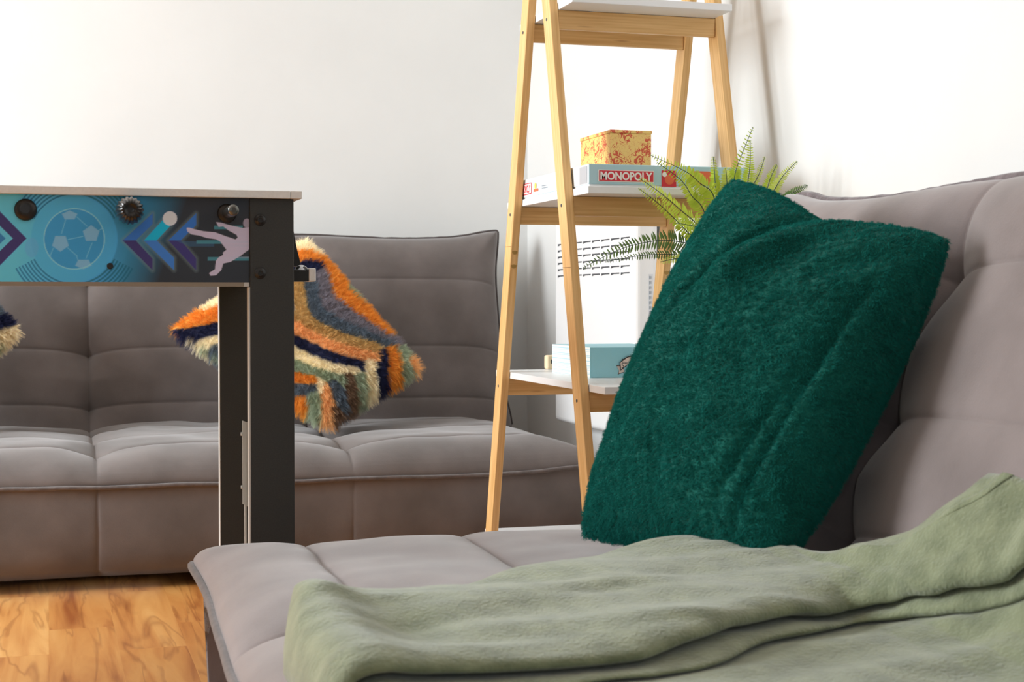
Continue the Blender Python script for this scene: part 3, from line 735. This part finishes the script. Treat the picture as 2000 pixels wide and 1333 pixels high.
# small football lying in the cup
br_ = .0135; fb_c = Vector((at(588, 528, Y=cy-.01).x, cy-.012, zb0+.003+br_))
bm = bmesh.new(); bmesh.ops.create_icosphere(bm, subdivisions=4, radius=br_)
ico = [Vector(v).normalized() for v in ((0, 1, 1.618), (0, -1, 1.618), (0, 1, -1.618), (0, -1, -1.618), (1, 1.618, 0), (-1, 1.618, 0), (1, -1.618, 0), (-1, -1.618, 0), (1.618, 0, 1), (-1.618, 0, 1), (1.618, 0, -1), (-1.618, 0, -1))]
for f in bm.faces:
    f.smooth = True
    if max(f.calc_center_median().normalized().dot(v) for v in ico) > .94: f.material_index = 1
o = bm_obj('football', bm, [mat('ball_white', (235, 236, 240), .35), mat('ball_black', (22, 22, 26), .35)])
o.location = fb_c; o.rotation_euler = (.35, .2, .5)
tag(o, 'small white football with black patches in the ball tray of the football table', 'ball')

# ------------------------------------------------------------------ cushions
def pillow(name, cs, thick, mats, n=90, k=.12, sag=.05, wr=None, seed=1, dip=0):
    """closed cushion between four corners cs = bottom left, bottom right, top right, top left"""
    c = [Vector(p) for p in cs]; A = np.array([tuple(p) for p in c])
    nrm = (c[1]-c[0]).cross(c[3]-c[0]).normalized(); N = np.array(nrm)
    u = np.linspace(-1, 1, n); U_, V_ = np.meshgrid(u, u)
    su = U_*np.sqrt(1-k*V_**2)*(1-sag*(1-V_**2)*U_**4*0 - sag*np.cos(V_*math.pi/2)*U_**2*.6); sv = V_*np.sqrt(1-k*U_**2)*(1-sag*np.cos(U_*math.pi/2)*V_**2*.6)
    a, b = (su+1)/2, (sv+1)/2
    base = ((1-a)*(1-b))[..., None]*A[0]+(a*(1-b))[..., None]*A[1]+(a*b)[..., None]*A[2]+((1-a)*b)[..., None]*A[3]
    if dip: base = base-(A[3]-A[0])*(dip*np.exp(-((U_-.12)/.40)**2)*np.clip(V_, 0, 1)**4)[..., None]
    prof = (np.clip(1-U_**2, 0, 1)*np.clip(1-V_**2, 0, 1))**.42
    nn = np_noise(U_, V_, 1.6, seed)*.10+np_noise(U_, V_, 3.8, seed+4)*.05
    f = thick/2*prof*(1+nn)
    fr = f + (wr(U_, V_)*prof**.5 if wr else 0)
    P1 = base+fr[..., None]*N; P2 = base-(thick/2*prof)[..., None]*N
    V = P1.reshape(-1, 3).tolist()+P2.reshape(-1, 3).tolist()
    Fc = grid_faces(n, n)+grid_faces(n, n, n*n, True)
    me = bpy.data.meshes.new(name); me.from_pydata(V, [], Fc); o = link(name, me, mats, None, True)
    return o, (U_, V_, P1)
def weld(o):
    bm = bmesh.new(); bm.from_mesh(o.data); bmesh.ops.remove_doubles(bm, verts=bm.verts, dist=1e-6); bmesh.ops.recalc_face_normals(bm, faces=bm.faces); bm.to_mesh(o.data); bm.free()
def hair_on(o, count, length, child, rad, mat_idx=1, rnd=.35, comb=(0, 0, 0), rough=.01, clump=.2, seed=1, lr=.4, kids_r=.01):
    md = o.modifiers.new('fur', 'PARTICLE_SYSTEM'); ps = md.particle_system; s = ps.settings; ps.seed = seed
    s.type = 'HAIR'; s.count = count; s.hair_step = 4; s.display_step = 3; s.render_step = 3; s.emit_from = 'FACE'; s.use_advanced_hair = True
    s.hair_length = length; s.normal_factor = length; s.factor_random = length*rnd; s.object_align_factor = tuple(length*c for c in comb)
    s.use_emit_random = True; s.use_even_distribution = True
    if child:
        s.child_type = 'INTERPOLATED'; s.rendered_child_count = child; s.child_length = 1; s.child_radius = kids_r
        s.clump_factor = clump; s.roughness_1 = rough; s.roughness_1_size = .02; s.roughness_endpoint = rough*.6; s.child_length = 1.0; s.roughness_2 = rough*.5; s.roughness_2_size = .01
    s.length_random = lr
    s.root_radius = rad; s.tip_radius = rad*.25; s.radius_scale = 1.0; s.shape = -.2
    s.material = mat_idx
    return ps
def fur_mat(name, attr=None, col=None, col2=None, scale=30, mult=1.0, tl=.3):
    m = bpy.data.materials.new(name); m.use_nodes = True; t = m.node_tree; t.nodes.clear()
    out = t.nodes.new('ShaderNodeOutputMaterial'); df = t.nodes.new('ShaderNodeBsdfDiffuse'); tr = t.nodes.new('ShaderNodeBsdfTranslucent'); mx = t.nodes.new('ShaderNodeMixShader'); mx.inputs[0].default_value = tl
    t.links.new(df.outputs[0], mx.inputs[1]); t.links.new(tr.outputs[0], mx.inputs[2]); t.links.new(mx.outputs[0], out.inputs[0])
    hs = t.nodes.new('ShaderNodeHueSaturation'); hi_ = t.nodes.new('ShaderNodeHairInfo'); mr = t.nodes.new('ShaderNodeMapRange'); mr.inputs[3].default_value = .72*mult; mr.inputs[4].default_value = 1.28*mult
    t.links.new(hi_.outputs['Random'], mr.inputs[0]); t.links.new(mr.outputs[0], hs.inputs['Value'])
    if attr:
        a = t.nodes.new('ShaderNodeAttribute'); a.attribute_name = attr; t.links.new(a.outputs['Color'], hs.inputs['Color'])
    else: hs.inputs['Color'].default_value = rgba(col)
    for n in (df, tr): t.links.new(hs.outputs[0], n.inputs[0])
    return m
def corner_colors(o, fn_col, name='Col'):
    """byte colour per face corner from a per-vertex colour array (linear)"""
    me = o.data; ca = me.color_attributes.new(name, 'BYTE_COLOR', 'CORNER')
    li = np.empty(len(me.loops), 'i'); me.loops.foreach_get('vertex_index', li)
    c = np.concatenate([fn_col[li], np.ones((len(li), 1))], 1).astype('f')
    ca.data.foreach_set('color', c.ravel())

# striped fur cushions: the woven stripe pattern is drawn as bands in the cushion's own plane
NAVY = (48, 52, 82); ORG = (228, 158, 70); CRM = (242, 230, 200); SAGE = (166, 178, 154); SLATE = (106, 118, 130); TAN = (204, 172, 116); GREY = (142, 136, 144); PEACH = (234, 184, 128); BRN = (134, 108, 88)
bands = [
 (CRM, [(585, 478), (612, 482), (628, 498)]), (ORG, [(572, 508), (600, 500), (632, 510), (648, 530)]), (NAVY, [(560, 530), (590, 520), (622, 520)]),
 (SAGE, [(632, 492), (652, 520)]), (SAGE, [(690, 560), (720, 590), (762, 640), (775, 660)]), (ORG, [(650, 532), (662, 572), (700, 605), (745, 645), (760, 655)]),
 (GREY, [(628, 535), (638, 590), (690, 622), (735, 645), (780, 672)]), (SLATE, [(608, 560), (618, 612), (660, 640), (720, 660), (760, 672)]),
 (TAN, [(582, 560), (588, 610), (620, 640), (680, 662), (735, 678)]), (PEACH, [(560, 640), (600, 655), (650, 680), (700, 695), (738, 698)]),
 (NAVY, [(560, 655), (600, 675), (650, 698), (700, 712)]), (CRM, [(560, 680), (600, 700), (650, 718), (692, 722)]), (SAGE, [(560, 705), (600, 722), (650, 735), (672, 742)]),
 (ORG, [(560, 738), (615, 742)]), (SLATE, [(560, 762), (612, 756)]), (CRM, [(622, 742), (630, 760)]), (ORG, [(560, 790), (590, 785), (592, 815)]), (SAGE, [(614, 772), (616, 820)]), (PEACH, [(634, 758), (642, 790), (640, 830)]),
 (SLATE, [(652, 748), (668, 790)]), (BRN, [(680, 735), (690, 765), (688, 800), (672, 815)]), (SAGE, [(702, 735), (706, 760), (700, 800)]), (CRM, [(722, 705), (728, 760), (716, 790)]),
 (NAVY, [(748, 692), (742, 735), (748, 775)]), (ORG, [(760, 682), (772, 700), (768, 760)]), (SAGE, [(782, 680), (792, 710), (800, 745)]), (PEACH, [(806, 705), (822, 722), (815, 745)]),
 (BRN, [(655, 800), (665, 830)]),
 (CRM, [(380, 598), (410, 590), (440, 575)]), (ORG, [(330, 638), (370, 628), (440, 610)]), (NAVY, [(335, 652), (380, 654), (440, 645)]), (CRM, [(355, 668), (390, 674), (440, 655)]),
 (SLATE, [(395, 690), (440, 680), (470, 660)]), (PEACH, [(405, 705), (430, 730)]), (SAGE, [(398, 680), (420, 700)]), (TAN, [(470, 640), (540, 620)]), (ORG, [(440, 575), (540, 540)]), (GREY, [(470, 690), (560, 600)]), (NAVY, [(430, 740), (560, 720)]), (SAGE, [(480, 760), (560, 740)]),
]
def band_color(px, py, rot=0):
    n = px.shape; best = np.full(n, 1e9); col = np.zeros(n+(3,))
    for c, pts in bands:
        for a, b in zip(pts, pts[1:]):
            a_ = np.array(a, float); b_ = np.array(b, float); d = b_-a_; t = np.clip(((px-a_[0])*d[0]+(py-a_[1])*d[1])/(d@d), 0, 1)
            q = np.hypot(px-a_[0]-t*d[0], py-a_[1]-t*d[1]); m = q < best; best = np.where(m, q, best); col[m] = lin(c)
    return col
def proj_np(P):
    X, Y, Z = P[..., 0], P[..., 1], P[..., 2]-CAM_H
    r = X*ct-Y*st; g = X*st+Y*ct; d = g*cp-Z*sp_; u = g*sp_+Z*cp
    return 1000+F_PX*r/d, 666.5-F_PX*u/d
fur_m = fur_mat('striped_fur', 'Col', mult=1.25); under_m = attr_mat('striped_backing', .9)
def striped(name, cs, label, pattern, seed, group=None):
    o, (U_, V_, P1) = pillow(name, cs, .16, [under_m, fur_m], 80, .05, .12, seed=seed,
        wr=lambda u, v: -.018*np.exp(-((u-.1)**2+(v+.55)**2)/.12)+.012*np.exp(-((u-.45)**2+(v+.2)**2)/.05))
    col = pattern(P1).reshape(-1, 3); col = np.concatenate([col, col], 0)
    ca = o.data; corner_colors(o, col)
    hair_on(o, 12000, .0058, 12, .00045, 2, rnd=.30, comb=(.1, 0, -.35), rough=.0015, clump=.1, seed=seed, kids_r=.010)
    tag(o, label, 'cushion', group); return o
cB = at(645, 835, Y=4.05); cR = at(826, 724, Y=4.10); cT = at(598, 462, Y=4.40); cL = at(325, 645, Y=4.24)
def pat1(P): px, py = proj_np(P); return band_color(px, py)
striped('fur_cushion', (cL, cB, cR, cT), 'striped orange, navy and cream fur cushion standing on its corner behind the football table legs', pat1, 3)
cR2 = at(40, 645, Y=4.18)
def pat2(P):
    px, py = proj_np(P); px = px+0.0
    v = (py-610)/1.0+.25*(px-40)
    cs_ = [NAVY, CRM, SAGE, BRN, ORG, NAVY, CRM, SLATE]; col = np.zeros(px.shape+(3,))
    for i, c in enumerate(cs_):
        m = ((v+4)//26 % len(cs_)).astype(int) == i; col[m] = lin(c)
    return col
striped('fur_cushion', (cR2+Vector((-.30, -.10, -.24)), cR2, cR2+Vector((-.20, .14, .22)), cR2+Vector((-.46, .06, -.0))), 'fur cushion with only its cream and sage tip showing, left end of the back sofa', pat2, 7)

# green plush cushion
def ridge(u, v, a, b, w, h):
    a = np.array(a, float); b = np.array(b, float); d = b-a; t = np.clip(((u-a[0])*d[0]+(v-a[1])*d[1])/(d@d), 0, 1)
    q = np.hypot(u-a[0]-t*d[0], v-a[1]-t*d[1]); return h*np.exp(-(q/w)**2)*np.sin(np.clip(t*.9+.1, 0, 1)*math.pi)**.5
def green_wr(u, v):
    f = ridge(u, v, (.16, 1.0), (-.42, .15), .06, -.024)+ridge(u, v, (.38, .95), (-.15, .20), .09, .018)+ridge(u, v, (.95, .85), (.45, .45), .07, -.010)
    f += ridge(u, v, (.86, .55), (.72, -.95), .04, -.011)+ridge(u, v, (-.2, .95), (-.75, .55), .09, -.008)+ridge(u, v, (.1, .6), (-.7, .0), .12, .007)+ridge(u, v, (-.4, -.3), (-.85, -.6), .1, -.006)
    f += ridge(u, v, (.8, .2), (.55, -.9), .05, -.008)+ridge(u, v, (-.9, -.2), (-.7, -.9), .12, .006)+ridge(u, v, (.1, .2), (.0, -.5), .25, .008)
    return f
M['green_base'] = noisy(mat('green_plush_backing', rough=.95, sheen=.2, spec=.1), (16, 84, 75), (26, 108, 96), 14)
gm = fur_mat('green_plush', col=(34, 118, 108), tl=.1)
gB1 = at(1124, 1062, D=2.12); gB2 = Vector((.80, 1.62, .36)); gT2 = at(1870, 456, D=1.92); gT1 = at(1432, 334, D=2.26)
o, _ = pillow('plush_cushion', (gB1, gB2, gT2, gT1), .20, [M['green_base'], gm], 120, .09, .11, green_wr, 11, .04)
weld(o)
hair_on(o, 20000, .0013, 14, .0005, 2, rnd=.55, comb=(0, 0, -.45), rough=.0022, clump=.15, seed=3, lr=.5, kids_r=.008)
tag(o, 'large dark green plush cushion leaning against the backrest of the right sofa', 'cushion')

# ------------------------------------------------------------------ olive throw folded across the seat
def cr(P, n):
    """closed Catmull-Rom through P, n samples per span"""
    P = np.array(P); m = len(P); out = []
    for i in range(m):
        p0, p1, p2, p3 = P[i-1], P[i], P[(i+1) % m], P[(i+2) % m]
        for k in range(n):
            t = k/n; out.append(.5*((2*p1)+(-p0+p2)*t+(2*p0-5*p1+4*p2-p3)*t*t+(-p0+3*p1-3*p2+p3)*t**3))
    return np.array(out)
sX = np.array([.215, .25, .34, .51, .69, .80, .84, .88, .91, .96]); sYn = np.array([1.255, 1.27, 1.285, 1.30, 1.40, 1.44, 1.41, 1.33, 1.26, 1.20]); sYf = np.array([1.50, 1.585, 1.60, 1.70, 1.77, 1.76, 1.70, 1.56, 1.47, 1.36])
bpX = np.array([.215, .28, .40, .60, .74, .80, .84, .87, .90, .96]); bpZ = np.array([.320, .331, .336, .336, .336, .337, .345, .364, .395, .49])
NS = 210; xs = np.linspace(.215, .95, NS)
ring_n = None; V = []
for q, x in enumerate(xs):
    zb = np.interp(x, bpX, bpZ); dzdx = (np.interp(x+.02, bpX, bpZ)-np.interp(x-.02, bpX, bpZ))/.04
    nv = np.array([-dzdx, 1.0]); nv /= np.linalg.norm(nv)
    yn = np.interp(x, sX, sYn); yf = np.interp(x, sX, sYf)
    wv = .010*math.sin(x*17+1)+.006*math.sin(x*41); wv2 = .008*math.sin(x*13+2.2)+.005*math.sin(x*37+1)
    h = .045+.006*math.sin(x*9)+.010*math.exp(-((x-.62)/.16)**2)
    S = [(yf+.004, .002), (yf+.008, .018), (yf-.012, h*.85), (yf-.06, h), ((yf+yn)/2+.04, h*1.02), ((yf+yn)/2-.03, h*.92), (yn+.05, h*.90), (yn+.012+wv*.3, h*.80), (yn-.002+wv*.3, h*.62),
         (yn+.010, h*.47), (yn+.075, h*.43), (yn+.012+wv, h*.38), (yn-.018+wv, h*.34), (yn-.026+wv, h*.25), (yn-.010+wv, h*.17), (yn+.055, h*.14),
         (yn-.02+wv2, h*.15), (yn-.06+wv2, h*.22), (yn-.11, h*.16), (yn-.17, h*.20), (yn-.24, h*.12), (yn-.29, .004), (yn-.29, -.004), (yn-.15, -.006), (yf-.1, -.006)]
    C = cr(S, 6)
    e0 = (x-xs[0]); cap = math.sqrt(max(0, 1-(1-min(e0/.035, 1))**2)) if e0 < .035 else 1
    ym = (yn+yf)/2-.08
    for (y, hh) in C:
        # folds run along the strip
        fold = .010*math.exp(-((x-.265)/.025)**2-((y-yf+.06)/.05)**2)-.010*math.exp(-((x-.325)/.03)**2-((y-ym-.06)/.05)**2)+.0085*noise.noise(Vector((x*3.2, y*15, 3.1)))+.0045*noise.noise(Vector((x*7, y*34, 7.7)))+.006*noise.noise(Vector((x*9+y*6, y*7, 1.3)))
        up = min(1, max(0, hh/.02))
        hh2 = (hh+fold*up)*(.35+.65*cap)+(.012*math.exp(-((x-.26)/.03)**2)*up*cap)
        V.append((x+nv[0]*hh2+(1-cap)*0, ym+(y-ym)*(.86+.14*cap), zb+nv[1]*hh2))
    ring_n = len(C)
Fc = []
for i in range(NS-1):
    for j in range(ring_n):
        a = i*ring_n+j; b = i*ring_n+(j+1) % ring_n; Fc.append((a, b, b+ring_n, a+ring_n))
Fc.append(tuple(range(ring_n))[::-1]); Fc.append(tuple((NS-1)*ring_n+k for k in range(ring_n)))
M['fleece'] = noisy(mat('olive_fleece', rough=.95, sheen=.5, spec=.1), (116, 124, 96), (140, 147, 116), 34, 6, bump=.9, bscale=240, dist=.0022)
o = pyobj('throw_blanket', V, Fc, [M['fleece']], None, True)
weld(o)
tag(o, 'olive green fleece throw folded in layers across the seat of the right sofa', 'blanket')

# ------------------------------------------------------------------ fern in a pot on the lower shelf
fx, fy = 1.20, shelf_front(2)+.075
fn = empty('potted_fern', (fx, fy, z2), 'bright green fern in a pot behind the green cushion', 'plant')
fni = Matrix.Translation(-Vector(fn.location))
bm = bmesh.new(); lathe(bm, [(.045, 0), (.050, .004), (.062, .10), (.066, .115), (.066, .125), (.060, .125), (.057, .112), (.01, .110)], (0, 0, 0), (0, 0, 1), 36)
bm_obj('pot', bm, mat('white_ceramic', (232, 230, 226), .3), fn)
cyl('soil', (0, 0, .1101), (0, 0, .1125), .055, mat('potting_soil', (60, 44, 34), .95), fn)
def leaf_mat(name, c, c2):
    m = mat(name, c, .5, spec=.3); t = NT(m)
    tr = t.add('ShaderNodeBsdfTranslucent'); tr.inputs[0].default_value = rgba(c2)
    mx = t.add('ShaderNodeMixShader'); mx.inputs[0].default_value = .35
    out = [n for n in t.n if n.type == 'OUTPUT_MATERIAL'][0]
    t.lk(t.b.outputs[0], mx.inputs[1]); t.lk(tr.outputs[0], mx.inputs[2]); t.lk(mx.outputs[0], out.inputs[0]); return m
lm = [leaf_mat('fern_leaf', (172, 198, 60), (214, 226, 84)), leaf_mat('fern_leaf_pale', (190, 210, 96), (220, 228, 116)), leaf_mat('fern_leaf_deep', (92, 122, 70), (110, 140, 70))]
stem_m = mat('fern_stem', (48, 76, 50), .6)
crown = Vector((fx, fy, z2+.16))
def frond(pts, lmax, mi, nleaf=34, lift=.4, dens=1.0):
    """pts: midrib points from base to tip"""
    P = [Vector(p) for p in pts]
    # smooth
    Q = []
    m = len(P)
    for i in range(m-1):
        p0 = P[max(i-1, 0)]; p1 = P[i]; p2 = P[i+1]; p3 = P[min(i+2, m-1)]
        for k in range(14):
            t = k/14; Q.append(.5*((2*p1)+(-p0+p2)*t+(2*p0-5*p1+4*p2-p3)*t*t+(-p0+3*p1-3*p2+p3)*t**3))
    Q.append(P[-1]); n = len(Q)
    V, Fc = tube([tuple(q_) for q_ in Q], [.0013*(1-.75*i/n)+.0002 for i in range(n)], 5); mi_l = [1]*len(Fc)
    cam_p = Vector((0, 0, CAM_H)); L = sum((Q[i+1]-Q[i]).length for i in range(n-1)); cnt = int(L/.0074*dens)
    side_pref = Vector((random.uniform(-.4, .4), -1, random.uniform(-.2, .5))).normalized()
    for k in range(cnt):
        t = (k+.5)/cnt; f = t*(n-1); i = min(int(f), n-2); p = Q[i].lerp(Q[i+1], f-i); T = (Q[min(i+1, n-1)]-Q[max(i-1, 0)]).normalized()
        nn = side_pref-T*side_pref.dot(T); nn.normalize(); S = T.cross(nn).normalized()
        ln = lmax*min(1, (t+.06)*3.2)*(1-t)**.62*random.uniform(.85, 1.08)+.002
        if t < .12: continue
        for s in (-1, 1):
            d = (S*s+T*.30+nn*random.uniform(-.35, .25)+Vector((0, 0, -.15*lift))).normalized(); wv = d.cross(nn).normalized()
            wd = min(.0023, ln*.15)*random.uniform(.85, 1.15); b = len(V)
            curl = nn*(-.15*ln)
            for (a, w2, c_) in ((0, .35, 0), (.3, 1, .2), (.65, .9, .6), (1, .05, 1.0)):
                V.append(p+d*ln*a+wv*wd*w2+curl*c_); V.append(p+d*ln*a-wv*wd*w2+curl*c_)
            for a in range(3): Fc.append((b+2*a, b+2*a+1, b+2*a+3, b+2*a+2)); mi_l.append(0)
    o = pyobj('frond', V, Fc, [lm[mi], stem_m], fn, True, mi_l); o.matrix_local = fni
fronds = [
 ([(1388, 488), (1350, 477), (1290, 470), (1215, 486), (1138, 524)], .024, 2, (0, -.02, -.03, -.05, -.07)),
 ([(1388, 496), (1340, 498), (1290, 497), (1240, 501), (1182, 512)], .013, 2, (0, .01, .01, .01, .0)),
 ([(1390, 500), (1350, 506), (1320, 506), (1290, 512)], .015, 1, (0, -.02, -.03, -.04)),
 ([(1398, 490), (1395, 388), (1366, 357), (1337, 334), (1270, 303)], .024, 0, (0, -.03, -.04, -.05, -.07)),
 ([(1394, 490), (1374, 411), (1352, 384), (1330, 352), (1283, 317)], .020, 0, (0, -.02, -.02, -.03, -.03)),
 ([(1390, 490), (1364, 442), (1330, 411), (1290, 377), (1248, 348)], .021, 0, (0, -.04, -.06, -.08, -.10)),
 ([(1388, 492), (1350, 460), (1319, 429), (1285, 397), (1247, 368)], .017, 0, (0, -.03, -.04, -.05, -.06)),
 ([(1405, 488), (1425, 400), (1433, 357), (1440, 325), (1471, 248)], .022, 0, (0, -.02, -.03, -.03, -.03)),
 ([(1408, 488), (1450, 410), (1459, 366), (1465, 320), (1465, 274)], .020, 0, (0, .0, .0, .0, .0)),
 ([(1410, 490), (1455, 400), (1467, 370), (1483, 339), (1494, 306)], .014, 1, (0, -.05, -.06, -.07, -.08)),
 ([(1412, 490), (1480, 410), (1494, 382), (1505, 348), (1517, 322)], .018, 0, (0, .0, .0, .0, .0)),
 ([(1412, 492), (1490, 405), (1510, 375), (1530, 343), (1557, 315)], .015, 1, (0, -.04, -.05, -.06, -.07)),
 ([(1414, 494), (1500, 415), (1528, 395), (1548, 377), (1577, 362)], .017, 2, (0, -.08, -.10, -.11, -.12)),
 ([(1400, 488), (1400, 400), (1397, 360), (1395, 334), (1393, 306)], .014, 0, (0, .0, .0, .0, .0)),
 ([(1402, 488), (1416, 400), (1420, 370), (1419, 345), (1417, 328)], .020, 1, (0, -.03, -.04, -.05, -.06)),
 ([(1396, 492), (1370, 450), (1345, 440), (1318, 436)], .014, 0, (0, -.04, -.06, -.08)),
 ([(1404, 494), (1420, 450), (1455, 420), (1500, 410)], .018, 2, (0, .03, .05, .06)),
]
cyc = fy-.045
for pts, lmx, mi, dy in fronds:
    W3 = [crown+Vector((0, 0, -.05))] + [at(x, y, Y=cyc+d_) for (x, y), d_ in zip(pts, dy)]
    frond(W3, lmx*1.3, mi)
